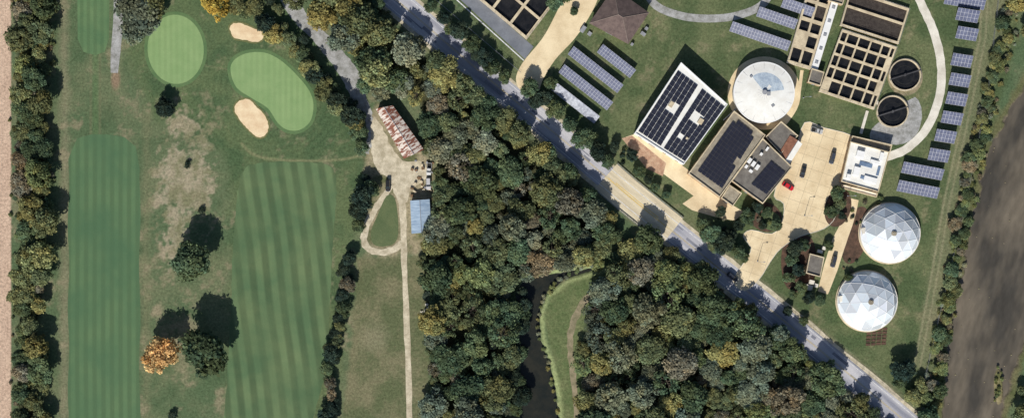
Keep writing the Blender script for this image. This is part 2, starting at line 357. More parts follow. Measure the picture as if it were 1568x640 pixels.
ribbon("cart_path",[(182,-40),(181,30),(177,80),(175,112)],[15,15,15,11],graveld,2,smooth=4)
# ---------------------------------------------------------------- roads
ribbon("road_shoulder",ROAD,47,gravel,1,8,wobble=1.1)
ribbon("road",ROAD,36,asph,2,8)
RC=crom(ROAD,False,8); rs=random.Random(5); mb=MB()
for i in range(26):
    k=rs.randint(8,len(RC)-10); a=Vector(RC[k]);b_=Vector(RC[k+1]); d=(b_-a).normalized(); n_=Vector((-d.y,d.x)); c=a+n_*rs.uniform(-12,12)
    p=P(c.x,c.y); mb.box((p.x,p.y),(d.x,-d.y),(d.y,d.x),rs.uniform(2,9),rs.uniform(.25,1.3),0,.028+i*.0004)
mb.obj("road_repair_patches",[asph_p])
BR=[(928,270),(960,298),(1010,338),(1030,354)]
ribbon("bridge_deck",BR,50,tanroad,3.4,6)
ribbon("road_centre_line",ROAD,.6,paint_y,4,8,off=.7); ribbon("road_centre_line",ROAD,.6,paint_y,4,8,off=-.7)
ribbon("road_edge_line",ROAD,.9,paint_w,4,8,off=14.5); ribbon("road_edge_line",ROAD,.9,paint_w,4,8,off=-14.5)
ribbon("turn_lane_line",[(935,268),(975,303),(1022,341)],1.0,paint_y2,5,5,off=6)
ribbon("turn_lane_line",[(940,284),(970,309),(1005,337)],1.0,paint_y2,5,5,off=-5)
for s_ in (1,-1):
    A,_=ribverts(crom(BR,False,6),2*26*s_); mb=MB()
    for i in range(len(A)-1):
        p=P(A[i].x,A[i].y);q_=P(A[i+1].x,A[i+1].y);d=(q_-p).normalized()
        mb.box(((p.x+q_.x)/2,(p.y+q_.y)/2),d,Vector((-d.y,d.x)),(q_-p).length+.1,.15,.45,.8); mb.box((p.x,p.y),(1,0),(0,1),.15,.15,0,.9)
    mb.obj("guard_rail",[metal])
ribbon("gravel_driveway",[(425,-40),(450,15),(480,48),(515,85),(538,120),(550,150),(564,180),(568,205),(562,235)],[22,22,22,26,28,22,14,10,6],graveld,1.5,6,wobble=1)
ribbon("farm_track",[(600,250),(612,285),(617,330),(619,400),(623,500),(626,600),(627,740)],[18,13,10,9,9,9,9],gravel,3.6,6,wobble=.6)
sheet("gravel_yard",[(572,178),(585,195),(600,225),(618,246),(645,248),(655,270),(630,290),(622,310),(605,300),(598,275),(580,262),(570,240),(568,205)],gravel,2.6,4,.9)
ribbon("gravel_loop",[(600,275),(590,300),(575,320),(560,350),(558,372),(572,385),(598,384),(617,372)],10,gravel,4.3,5,wobble=.8)
sheet("grass_island",[(592,300),(605,305),(610,345),(606,370),(590,377),(572,374),(568,355),(578,330)],lawn,5,4)
ribbon("meadow_path",[(938,415),(915,440),(890,468),(876,500),(873,530),(878,580),(884,640),(884,740)],[8,9,10,10,9,9,9,9],dirt,2,6,wobble=.9)
def kerb(name,pts,closed=True):
    n=len(pts);mb=MB()
    for i in range(n if closed else n-1):
        p=P(*pts[i]);q_=P(*pts[(i+1)%n]);d=(q_-p)
        if d.length<.05: continue
        l=d.length;d.normalize();mb.box(((p.x+q_.x)/2,(p.y+q_.y)/2),d,Vector((-d.y,d.x)),l,.18,0,.13)
    return mb.obj(name,[concl])
D1=crom([(866,-40),(922,-40),(915,0),(897,35),(878,62),(850,92),(830,125),(822,150),(800,142),(790,122),(800,97),(830,60),(848,28),(860,0)],True,4)
sheet("concrete_driveway",D1,conc,5.4)
YARD=crom([(1232,188),(1262,196),(1302,207),(1303,222),(1292,248),(1288,290),(1280,330),(1262,350),(1225,362),(1196,380),(1180,400),(1162,428),(1140,445),(1122,430),(1142,398),(1150,380),(1138,362),(1150,352),(1182,358),(1197,340),(1200,312),(1185,300),(1200,262),(1218,230)],True,3)
sheet("concrete_yard",YARD,conc,5); kerb("yard_kerb",YARD)
jm=M("joint_sealant",C(172,156,130),C(156,142,118),1)
def inside(poly,x,y): 
    c=False;n=len(poly)
    for i in range(n):
        x1,y1=poly[i];x2,y2=poly[(i+1)%n]
        if (y1>y)!=(y2>y) and x<(x2-x1)*(y-y1)/(y2-y1)+x1:c=not c
    return c
mb=MB()
for dirn in(0,1):
    a=math.radians(-19+90*dirn);u=Vector((math.cos(a),math.sin(a)));v=Vector((-u.y,u.x))
    for k in range(-14,15):
        run=None
        for j in range(-80,81):
            q_=Vector((1225,310))+Vector((v.x,-v.y))*k*18+Vector((u.x,-u.y))*j*3
            ins=inside(YARD,q_.x,q_.y)
            if ins and run is None: run=q_
            if run is not None and (not ins or j==80):
                p0=P(run.x,run.y);p1=P(q_.x,q_.y);l=(p1-p0).length
                if l>2: mb.box(((p0.x+p1.x)/2,(p0.y+p1.y)/2),u,v,l-1.2,.1,0,.066+.003*dirn)
                run=None
mb.obj("pavement_joints",[jm])
sheet("concrete_forecourt",[(958,210),(975,205),(1040,250),(1060,265),(1098,300),(1140,325),(1125,338),(1095,332),(1060,322),(1045,312),(1062,300),(1010,262),(985,240)],conc,4)
sheet("brick_terrace",[(952,212),(968,208),(1020,250),(1015,270),(990,258)],M("brick_paving",C(178,150,126),C(150,116,96),.5,fine=.25),6)
ribbon("access_lane",[(1308,305),(1300,335),(1285,370),(1272,410),(1260,448)],[14,16,22,22,16],conc,4,4)
ribbon("perimeter_lane",[(1380,-60),(1410,5),(1430,50),(1441,100),(1438,150),(1418,198),(1385,230),(1350,242)],13,concl,3,6,wobble=.3)
ribbon("loop_road",[(980,-40),(1000,5),(1040,24),(1085,29),(1130,24),(1170,5),(1190,-40)],12,graveld,2,6)
ribbon("footpath",[(1228,108),(1222,150),(1213,175),(1185,210)],5,conc,3,4)
sheet("tank_apron",ellipse(1170,143,56,56),conc,2)
sheet("tank_apron",ellipse(1386,118,27,29),dirt,2); sheet("gravel_patch",[(1342,190),(1400,150),(1410,190),(1385,220),(1335,215)],graveld,2.4,4,.8)
sheet("flower_bed",ellipse(1283,318,20,30,15),mulch,6)
sheet("flower_bed",ellipse(1172,332,26,22,30),mulch,6); sheet("lawn_island",ellipse(1180,338,18,14,30),lawn,7)
sheet("flower_bed",[(1205,365),(1240,362),(1250,400),(1238,445),(1205,440),(1196,400)],mulch,3.4,4)
sheet("flower_bed",ellipse(1310,360,20,45,15),mulch,1)
sheet("asphalt_strip",[(672,-30),(700,-30),(817,72),(804,91)],asph_g,3)
ribbon("white_strip_line",[(668,-28),(802,93)],1.6,paint_w,4,0)
mb=MB()
for i in range(4):
    for j in range(5):
        p=P(1331+i*8-j*.5,505+j*5.5-i*.5);mb.box((p.x,p.y),(1,0.05),(-.05,1),1.7,1.0,0,.2)
mb.obj("planting_bed",[mulch])
# ---------------------------------------------------------------- buildings
def bil(c,u,v): return (c[0][0]*(1-u)*(1-v)+c[1][0]*u*(1-v)+c[2][0]*u*v+c[3][0]*(1-u)*v, c[0][1]*(1-u)*(1-v)+c[1][1]*u*(1-v)+c[2][1]*u*v+c[3][1]*(1-u)*v)
def openings(mb_w,mb_d,pts,h,step=4.0,wz=(1.0,2.4),door=True):
    n=len(pts)
    ctr=sum((V2(p) for p in pts),Vector((0,0)))/n
    for i in range(n):
        a=V2(pts[i]);b_=V2(pts[(i+1)%n]);d=b_-a;l=d.length
        if l<3: continue
        d.normalize();nn=Vector((d.y,-d.x))
        if nn.dot((a+b_)/2-ctr)<0: nn=-nn
        k=max(1,int(l/step))
        for j in range(k):
            c=a+d*(l*(j+.5)/k)+nn*.04
            if door and j==k//2 and i%2==0: mb_d.box(c,d,nn,1.1 if l<15 else 3.0,.12,0.02,min(2.2 if l<15 else 3.2,h-.5))
            elif h>2.4: mb_w.box(c,d,nn,1.5,.1,wz[0],min(wz[1],h-.6))
def building(name,c,h,roofm,wallm,par=.35,pt=.3,step=4.0):
    e=empty(name);pts=[P(x,y,h) for x,y in c];n=len(pts)
    mb=MB();mb.prism(pts,0,h-.3,0); w_=mb.obj("walls",[wallm],e)
    inn=[]
    for i in range(n):
        a=V2(pts[i-1]);p=V2(pts[i]);b_=V2(pts[(i+1)%n])
        d1=(a-p).normalized();d2=(b_-p).normalized();inn.append(p+(d1+d2)*pt)
    mb=MB();mb.add([(p[0],p[1],h-.28) for p in inn],[tuple(range(n))]);mb.obj("roof",[roofm],e)
    out=[V2(p)+(V2(p)-q_)*.15 for p,q_ in zip(pts,inn)]
    mb=MB()
    vs=[(p[0],p[1],h-.35) for p in out]+[(p[0],p[1],h+par) for p in out]+[(p[0],p[1],h+par) for p in inn]+[(p[0],p[1],h-.35) for p in inn]
    fs=[]
    for i in range(n):
        j=(i+1)%n
        for k in range(3): fs.append((k*n+i,k*n+j,(k+1)*n+j,(k+1)*n+i))
    mb.add(vs,fs);mb.obj("parapet",[concd if wallm is not whitem else whitem],e)
    a,b_=MB(),MB();openings(a,b_,pts,h,step)
    if a.v:a.obj("windows",[glass],e)
    if b_.v:b_.obj("doors",[metal],e)
    return e
def pv(c,nu,nv,h,parent,name="solar_panels",mat=None,gap=.05,skip=()):
    mb=MB()
    for i in range(nu):
        for j in range(nv):
            if (i,j) in skip: continue
            q_=[bil(c,(i+gap)/nu,(j+gap)/nv),bil(c,(i+1-gap)/nu,(j+gap)/nv),bil(c,(i+1-gap)/nu,(j+1-gap)/nv),bil(c,(i+gap)/nu,(j+1-gap)/nv)]
            pts=[P(x,y,h) for x,y in q_]
            mb.prism(pts,h-.08,h,1,0)
    return mb.obj(name,[mat or pv_dark,pv_frame],parent)
def unit(mb,px,py,h0,w_,l_,hh,ang=35,mi=0):
    p=P(px,py,h0+hh);a=math.radians(-ang);mb.box((p.x,p.y),(math.cos(a),math.sin(a)),(-math.sin(a),math.cos(a)),w_,l_,h0,h0+hh,mi)
h=6.5
e=building("white_process_building",[(1043,96),(1114,160),(1047,252),(972,204)],h,whiteroof,whitem,par=.15,step=5)
pv([(1038,108),(1069,131),(1012,224),(977,201)],5,13,h+.05,e,skip=[(2,5),(3,5),(2,6),(3,6)])
pv([(1075,136),(1111,165),(1050,248),(1016,227)],5,13,h+.05,e,skip=[(1,4),(2,4),(1,5),(2,5),(1,9)])
mb=MB();unit(mb,1028,160,h-.2,1.6,2.2,.5,32);unit(mb,1073,186,h-.2,1.8,2.2,.5,32);unit(mb,1052,212,h-.2,.8,.8,.6,32);mb.obj("skylights",[concd],e)
h=5.0
e=building("ballast_roof_building",[(1124,170),(1172,207),(1102,302),(1054,266)],h,tanroof,brick)
pv([(1126,180),(1158,206),(1106,289),(1068,262)],7,15,h+.2,e,skip=[(6,7),(6,8),(0,0),(6,0)])
h=4.5
e=building("grey_roof_office",[(1168,212),(1213,256),(1168,312),(1120,277)],h,greyroof,brick)
pv([(1181,246),(1203,264),(1174,298),(1150,282)],4,7,h+.15,e)
mb=MB()
for x,y,a_,b_ in((1148,246,1.3,2),(1154,251,1.3,2),(1160,256,1.3,2),(1143,255,1,1.2),(1150,262,1.4,1),(1166,236,1,1),(1175,228,.8,1.6)): unit(mb,x,y,h-.28,a_,b_,1.1)
mb.obj("rooftop_units",[whitem],e)
building("link_building",[(1172,210),(1196,186),(1222,208),(1196,236)],3.2,greyroof,brick,step=5)
building("entrance_porch",[(1117,283),(1136,296),(1122,316),(1104,303)],3.4,tanroof,brick,step=9)
def gable(name,c,h,rise,m1,m2,wallm,over=.3,ridge_frac=.5):
    e=empty(name);p=[P(x,y,h) for x,y in c];mb=MB();mb.prism(p,0,h)
    r0=p[0].lerp(p[3],ridge_frac);r1=p[1].lerp(p[2],ridge_frac);r0.z=r1.z=h+rise
    mb.add([p[0],p[3],r0,p[1],p[2],r1],[(0,1,2),(3,4,5)]);mb.obj("walls",[wallm],e)
    d=(p[1]-p[0]).normalized();s_=(p[3]-p[0]).normalized();up=Vector((0,0,.06))
    def sl_(a,b_,c_,d_,m,nm):
        mb=MB();vs=[a,b_,c_,d_];vs=[v+up for v in vs]+[v+up+Vector((0,0,.1)) for v in vs]
        mb.add(vs,[(0,1,2,3),(4,5,6,7),(0,1,5,4),(1,2,6,5),(2,3,7,6),(3,0,4,7)]);mb.obj(nm,[m],e)
    dz=Vector((0,0,-rise*over/((p[3]-p[0]).length/2)))
    sl_(p[0]-d*over-s_*over+dz,p[1]+d*over-s_*over+dz,r1+d*over,r0-d*over,m1,"roof_slope_a")
    sl_(r0-d*over,r1+d*over,p[2]+d*over+s_*over+dz,p[3]-d*over+s_*over+dz,m2,"roof_slope_b")
    mb=MB();mb.tube(r0-d*over+Vector((0,0,.18)),r1+d*over+Vector((0,0,.18)),.12);mb.obj("ridge_cap",[metal],e)
    a,b_=MB(),MB();openings(a,b_,p,h,4)
    if a.v:a.obj("windows",[glass],e)
    if b_.v:b_.obj("doors",[metal],e)
    return e
rustroof=M("red_brown_roof",C(150,108,88),C(124,86,70),.8,fine=.12)
gable("blower_shed",[(1192,238),(1210,209),(1227,221),(1209,249)],3.2,1.0,rustroof,whiteroof,brickr,.3,.62)
gable("rusty_barn",[(577,168),(619,242),(648,229),(601,163)],3.6,1.0,rust,rust,M("weathered_wood",C(130,116,98),C(96,84,70),1),.3)
gable("metal_shed",[(629,308),(631,357),(660,354),(657,306)],3.2,.8,bluemetal,bluemetal,whitem,.2)
def hip(name,c,h,rise,ridge,roofm,wallm):
    e=empty(name);p=[P(x,y,h) for x,y in c];ct=sum(p,Vector((0,0,0)))/4
    w_=[ct+(q_-ct)*.93 for q_ in p];mb=MB();mb.prism(w_,0,h);mb.obj("walls",[wallm],e)
    m0=(p[0]+p[3])/2;m1=(p[1]+p[2])/2;r0=ct+(m0-ct)*ridge;r1=ct+(m1-ct)*ridge;r0.z=r1.z=h+rise
    q_=[v+Vector((0,0,.05)) for v in p]
    mb=MB();mb.add(q_+[r0,r1],[(0,1,5,4),(1,2,5),(2,3,4,5),(3,0,4),(0,1,2,3)])
    mb.obj("roof",[roofm],e);mb=MB()
    for a_,b_ in((0,4),(3,4),(1,5),(2,5),(4,5)):
        vv=q_+[r0,r1];mb.tube(vv[a_],vv[b_],.12,mi=0)
    mb.obj("ridge_caps",[M("ridge_cap",C(128,116,110),C(110,98,92))],e)
    a,b_=MB(),MB();openings(a,b_,w_,h,4);a.obj("windows",[glass],e)
    if b_.v:b_.obj("doors",[metal],e)
    return e
hip("hip_roof_building",[(940,-18),(994,20),(962,68),(902,36)],4.2,3.2,.12,shingle,brick)
mb=MB()
for (x,y,a_,b_,z_) in((893,45,1.6,2.6,1.2),(903,52,1.5,1.5,.8),(985,52,2,1.2,1.4),(990,44,1.2,1.2,1.0),(968,68,1,1,1.2)): unit(mb,x,y,0,a_,b_,z_)
mb.obj("utility_cabinets",[metal])
h=4.2
e=building("white_equipment_building",[(1302,217),(1362,233),(1345,294),(1288,278)],h,whiteroof,brick)
mb=MB()
for x,y,a_,b_,z_,g_ in((1318,236,3,2.4,1.4,15),(1340,248,3.6,1.2,.8,15),(1312,262,2.4,3.2,1,15),(1333,275,5,2,.7,15),(1350,240,1.4,3.2,1.0,15),(1300,270,1.6,1.6,1.6,15)): unit(mb,x,y,h-.28,a_,b_,z_,g_)
mb.obj("rooftop_units",[whitem,metal],e)
mb=MB()
for x,y,a_,b_ in((1326,252,5.0,1.6),(1322,272,2.2,1.2),(1345,262,1.0,3.5)): unit(mb,x,y,h-.28,a_,b_,.3,15)
mb.obj("roof_hatches",[M("blue_grey_hatch",C(120,140,165),C(92,110,135))],e)
building("service_annex",[(1305,208),(1366,222),(1363,233),(1302,218)],3.0,tanroof,brick,step=9)
building("loading_dock",[(1290,282),(1344,296),(1342,302),(1288,288)],1.4,concl,concd,par=.1,step=99)
building("pump_house",[(1240,388),(1262,394),(1256,424),(1234,418)],3.2,greyroof,brick,step=5)
mb=MB()
for x,y,a_,b_,z_ in((1243,432,2,1.6,1.5),(1250,437,1.4,1.4,1.2),(1256,385,2.0,1.2,1.6),(1238,440,3.2,2.2,1.0),(1262,380,1.2,1.2,2)): unit(mb,x,y,0,a_,b_,z_,15)
mb.obj("transformer_cabinets",[concl])
# ---------------------------------------------------------------- basins
def basin(name,c,ul,vl,h,wt,kinds=None,wm=concd):
    e=empty(name);mb=MB();wb=MB();tu,tv=wt
    def pt(u,v,z): q_=P(*bil(c,u,v),h);return Vector((q_.x,q_.y,z))
    us=[];
    for i,a in enumerate(ul): us+=[a-tu/2,a+tu/2]
    vs_=[]
    for a in vl: vs_+=[a-tv/2,a+tv/2]
    for i in range(len(us)-1):
        for j in range(len(vs_)-1):
            u0,u1,v0,v1=us[i],us[i+1],vs_[j],vs_[j+1]
            cell=(i%2==1) and (j%2==1);k=None
            if cell and kinds: k=kinds.get((i//2,j//2),'w')
            elif cell:k='w'
            if not cell or k=='s':
                mb.add([pt(u0,v0,h),pt(u1,v0,h),pt(u1,v1,h),pt(u0,v1,h)],[(0,1,2,3)])
            else:
                wz=h-1.1
                tq=[pt(u0,v0,h),pt(u1,v0,h),pt(u1,v1,h),pt(u0,v1,h)];bq=[pt(u0,v0,wz-.3),pt(u1,v0,wz-.3),pt(u1,v1,wz-.3),pt(u0,v1,wz-.3)]
                mb.add(tq+bq,[(0,1,5,4),(1,2,6,5),(2,3,7,6),(3,0,4,7)])
                wb.add([pt(u0,v0,wz),pt(u1,v0,wz),pt(u1,v1,wz),pt(u0,v1,wz)],[(0,1,2,3)],1 if k=='g' else 0)
    oc=[pt(us[0],vs_[0],h),pt(us[-1],vs_[0],h),pt(us[-1],vs_[-1],h),pt(us[0],vs_[-1],h)]
    vv=oc+[Vector((p.x,p.y,0)) for p in oc];mb.add(vv,[(i,(i+1)%4,4+(i+1)%4,4+i) for i in range(4)])
    mb.obj("basin_walls",[wm],e);wb.obj("water_surface",[dark_water,sludge],e)
    rb=MB()
    for i in range(4):
        a=oc[i];b_=oc[(i+1)%4];rb.tube(a+Vector((0,0,1.0)),b_+Vector((0,0,1.0)),.04)
        k=max(2,int((b_-a).length/3))
        for j in range(k): p=a.lerp(b_,j/k);rb.tube(p,p+Vector((0,0,1)),.04,n=4)
    rb.obj("handrails",[metal],e)
    return e
ks={(5,1):'s',(5,3):'s',(0,4):'s'}
basin("aeration_basin",[(1290,47),(1372,74),(1338,166),(1256,139)],[0,.12,.33,.55,.76,.92,1.0],[0,.18,.38,.58,.78,1.0],1.6,(.03,.035),kinds=ks)
basin("sludge_basin",[(1303,-14),(1391,15),(1375,66),(1288,38)],[0,1],[0,.44,1],1.6,(.03,.06),kinds={(0,0):'g',(0,1):'g'})
basin("settling_basin",[(1243,-30),(1277,-19),(1240,104),(1207,94)],[0,.5,1],[0,.24,.46,.62,.8,1],1.6,(.1,.04),kinds={(0,0):'g',(1,1):'g',(0,3):'s'})
basin("aeration_basin",[(702,-30),(806,58),(850,0),(746,-88)],[0,.26,.5,.76,1],[0,.48,1],1.8,(.03,.05))
e=empty("covered_walkway");mb=MB();
a=P(1286,-20,2.6);b_=P(1247,106,2.6);d=(b_-a).normalized();l=(b_-a).length
mb.box(((a.x+b_.x)/2,(a.y+b_.y)/2),d,Vector((-d.y,d.x)),l,2.6,0,2.6);mb.obj("roof_and_walls",[whitem],e)
mb=MB()
for i in range(6):
    p=a.lerp(b_,(i+.5)/6);mb.box((p.x,p.y),d,Vector((-d.y,d.x)),1.2,1.2,2.6,2.85)
mb.obj("roof_vents",[metal],e)
building("control_hut",[(1243,105),(1262,111),(1256,132),(1237,126)],3.2,greyroof,brick,step=9)
building("blower_building",[(1276,-30),(1300,-22),(1290,8),(1268,2)],2.9,tanroof,brick,step=9)
mb=MB();
for p0,p1 in (((1338,150),(1345,160)),((1328,170),(1318,205)),((1375,112),(1362,108))):
    a=P(*p0);b_=P(*p1);d=(b_-a).normalized();mb.box(((a.x+b_.x)/2,(a.y+b_.y)/2),d,Vector((-d.y,d.x)),(b_-a).length,1.1,0,.3)
mb.obj("concrete_walkway",[concl])
weirm=M("weir",C(44,44,44),C(32,34,36)); wsteel=M("weathered_steel",C(84,84,86),C(60,60,64))
def clarifier(px,py,r,h=1.2):
    e=empty("clarifier_tank");c=P(px,py,h);c.z=0;R_=r*S;mb=MB();n=48
    ring=[(R_,0),(R_,h),(R_-.45,h),(R_-.45,h-1.1)];vs=[];fs=[]
    for k,(rr,z) in enumerate(ring):
        vs+=[(c.x+rr*math.cos(2*math.pi*i/n),c.y+rr*math.sin(2*math.pi*i/n),z) for i in range(n)]
    for k in range(3):
        for i in range(n): fs.append((k*n+i,k*n+(i+1)%n,(k+1)*n+(i+1)%n,(k+1)*n+i))
    mb.add(vs,fs);mb.obj("tank_wall",[concd],e)
    mb=MB();mb.add([(c.x+(R_-.4)*math.cos(2*math.pi*i/n),c.y+(R_-.4)*math.sin(2*math.pi*i/n),.35) for i in range(n)],[tuple(range(n))]);mb.obj("water_surface",[dark_water],e)
    mb=MB();mb.box((c.x,c.y),(.95,.3),(-.3,.95),2*R_,.4,h-.1,h+.1);mb.cyl((c.x,c.y),.5,.2,h+.5,16);mb.obj("access_bridge",[wsteel],e)
    mb=MB();mb.cyl((c.x,c.y),R_*.6,.3,.42,32);mb.cyl((c.x,c.y),R_*.56,.3,.43,32,1);mb.obj("weir_ring",[weirm,dark_water],e)
    rb=MB()
    for i in range(n):
        a=2*math.pi*i/n;b2=2*math.pi*(i+1)/n
        rb.tube((c.x+R_*math.cos(a),c.y+R_*math.sin(a),h+1),(c.x+R_*math.cos(b2),c.y+R_*math.sin(b2),h+1),.04,n=4)
        if i%3==0: rb.tube((c.x+R_*math.cos(a),c.y+R_*math.sin(a),h),(c.x+R_*math.cos(a),c.y+R_*math.sin(a),h+1),.04,n=4)
    rb.obj("handrail",[metal],e)
clarifier(1386,115,24.5);clarifier(1367,171,24.5)
def white_tank(px,py,r,h=5.0):
    e=empty("covered_digester_tank");c=P(px,py,h);c.z=0;R_=r*S;mb=MB();mb.cyl(c,R_,0,h,64);mb.obj("tank_wall",[concl],e)
    mb=MB();mb.cyl(c,R_+.15,h-.5,h+.05,64);mb.obj("rim",[whitem],e)
    n=48;rings=[(R_-.3,h+.06),(R_*.66,h+.55),(R_*.3,h+.95),(.6,h+1.15)];vs=[];mb=MB()
    for rr,z in rings: vs+=[(c.x+rr*math.cos(2*math.pi*i/n),c.y+rr*math.sin(2*math.pi*i/n),z) for i in range(n)]
    for k in range(3):
        for i in range(n):
            f=(k*n+i,k*n+(i+1)%n,(k+1)*n+(i+1)%n,(k+1)*n+i);ang=360*(i+.5)/n
            mb.add([vs[j] for j in f],[(0,1,2,3)],1 if (k>=1 and 5<ang<125 and not(k==2 and 40<ang<60)) else 0)
    mb.obj("roof_panels",[whiteroof,M("grey_roof_sector",C(178,190,200),C(150,164,180),.6)],e)
    mb=MB()
    for i in range(16):
        a=2*math.pi*i/16;mb.tube((c.x+.6*math.cos(a),c.y+.6*math.sin(a),h+1.18),(c.x+(R_-.3)*math.cos(a),c.y+(R_-.3)*math.sin(a),h+.1),.05,n=4)
    mb.obj("roof_seams",[metal],e)
    mb=MB();mb.cyl(c,.9,h+1,h+1.9,16);mb.box((c.x+1.5,c.y-.5),(1,0),(0,1),1.2,1.6,h+.8,h+1.6);mb.box((c.x+3.2,c.y-5),(.8,.6),(-.6,.8),1,1,h+.4,h+1);mb.box((c.x-5,c.y+6),(.8,.6),(-.6,.8),.8,.8,h+.3,h+.9)
    mb.obj("roof_hatches",[metal],e)
    mb=MB();mb.tube((c.x-R_*.85,c.y-R_*.5,1.2),(c.x-R_*1.3,c.y-R_*.9,1.0),.3,n=8);mb.obj("inlet_pipe",[metal],e)
white_tank(1170,142,46)
def geo_dome(px,py,r,rot):
    e=empty("geodesic_dome_tank");c=P(px,py,1.5);c.z=0;a=r*S
    mb=MB();mb.cyl(c,a+.05,0,1.9,64);mb.obj("tank_wall",[concl],e)
    mb=MB();mb.cyl(c,a+.4,0,.25,64);mb.obj("footing",[concd],e)
    R_=a*1.25;hh=R_-math.sqrt(R_*R_-a*a);bm=bmesh.new();bmesh.ops.create_icosphere(bm,subdivisions=3,radius=R_)
    bmesh.ops.rotate(bm,verts=bm.verts,cent=(0,0,0),matrix=Matrix.Rotation(math.radians(rot),3,'Z'))
    bmesh.ops.bisect_plane(bm,geom=bm.verts[:]+bm.edges[:]+bm.faces[:],plane_co=(0,0,R_-hh),plane_no=(0,0,1),clear_inner=True)
    bmesh.ops.translate(bm,verts=bm.verts,vec=(c.x,c.y,1.9-(R_-hh)))
    me=bpy.data.meshes.new("dome_panels");bm.to_mesh(me)
    sb=MB()
    for ed in bm.edges: sb.tube(ed.verts[0].co+Vector((0,0,.03)),ed.verts[1].co+Vector((0,0,.03)),.06,n=4)
    bm.free()
    at=me.attributes.new('shade','FLOAT_COLOR','FACE');rr=random.Random(rot);vals=[]
    for f in me.polygons:
        v=rr.choice([.62,.76,.9,1.0,1.0,1.05]);vals+=[v*rr.uniform(.94,1),v,v*rr.uniform(1.0,1.05),1]
    at.data.foreach_set('color',vals);me.materials.append(domem);o=bpy.data.objects.new("dome_panels",me);COL.objects.link(o);o.parent=e
    sb.obj("dome_struts",[whitem],e)
    mb=MB();mb.cyl((c.x,c.y),1.0,1.9+hh-.4,1.9+hh+.3,20);mb.cyl((c.x,c.y),.6,1.9+hh+.3,1.9+hh+.6,12,0);mb.obj("cupola_vent",[tanroof],e)
    mb=MB();mb.box((c.x-a*.82,c.y+a*.1),(1,0.2),(-.2,1),3.2,2.2,0,3.4);mb.obj("access_hatch",[concl],e)
domem,t,b=newmat("aluminium_dome_panel");aa=t.nodes.new('ShaderNodeAttribute');aa.attribute_name='shade'
v_=t.nodes.new('ShaderNodeVectorMath');v_.operation='MULTIPLY';v_.inputs[1].default_value=(.76,.80,.85);t.links.new(aa.outputs['Color'],v_.inputs[0]);t.links.new(v_.outputs[0],b.inputs['Base Color'])
b.inputs['Metallic'].default_value=.1;b.inputs['Roughness'].default_value=.4
geo_dome(1363,357,46,10);geo_dome(1328,461,46,40)
# ---------------------------------------------------------------- ground solar arrays
dusty=M("dusty_modules",C(176,180,190),C(120,124,136),.5)
def array(cx,cy,length,width,ang,cols,rows=3,dirty=False,tilt=22):
    e=empty("ground_solar_array");a=math.radians(-ang);u=Vector((math.cos(a),math.sin(a),0));v=Vector((math.sin(a),-math.cos(a),0))
    zc=1.5;c=P(cx,cy,zc);L_=length*S;W_=width*S/math.cos(math.radians(tilt));v3=(v*math.cos(math.radians(tilt))-Vector((0,0,1))*math.sin(math.radians(tilt)));nn=u.cross(v3);nn=nn if nn.z>0 else -nn
    mb=MB()
    def slab(u0,u1,v0,v1,t0,t1,mi):
        q_=[c+u*x+v3*y for x,y in((u0,v0),(u1,v0),(u1,v1),(u0,v1))];vs=[p+nn*t0 for p in q_]+[p+nn*t1 for p in q_]
        mb.add(vs,[(0,1,5,4),(1,2,6,5),(2,3,7,6),(3,0,4,7),(4,5,6,7),(0,1,2,3)],mi)
    slab(-L_/2,L_/2,-W_/2,W_/2,-.04,0,1)
    g_=.055
    for i in range(cols):
        for j in range(rows):
            slab(-L_/2+L_*i/cols+g_,-L_/2+L_*(i+1)/cols-g_,-W_/2+W_*j/rows+g_,-W_/2+W_*(j+1)/rows-g_,.003,.03,0)
    mb.obj("modules",[pv_blue if not dirty else dusty,pv_frame],e)
    mb=MB();k=max(2,int(L_/3.5))
    for i in range(k+1):
        for s_ in(-.3,.3):
            p=c+u*(-L_/2+.5+(L_-1)*i/k)+v3*W_*s_;mb.tube((p.x,p.y,0),p-nn*.05,.06,n=5)
    mb.obj("posts",[metal],e)
array(944,94,64,15,38,14);array(912,107,96,15,38,20);array(897,134,94,15,38,20);array(877,155,94,14,38,20,dirty=True)
array(1164,56,94,15,19,20);array(1190,28,62,15,19,13);array(1222,12,50,15,19,10)
for cx,cy,l in((1478,2,62),(1482,24,34),(1481,52,32),(1473,93,31),(1470,123,31),(1465,152,31),(1458,181,31),(1448,209,31),(1438,238,31)): array(cx,cy,l,18,9,6 if l<50 else 12,3)
array(1413,262,63,17,11,12);array(1406,290,63,17,11,12)
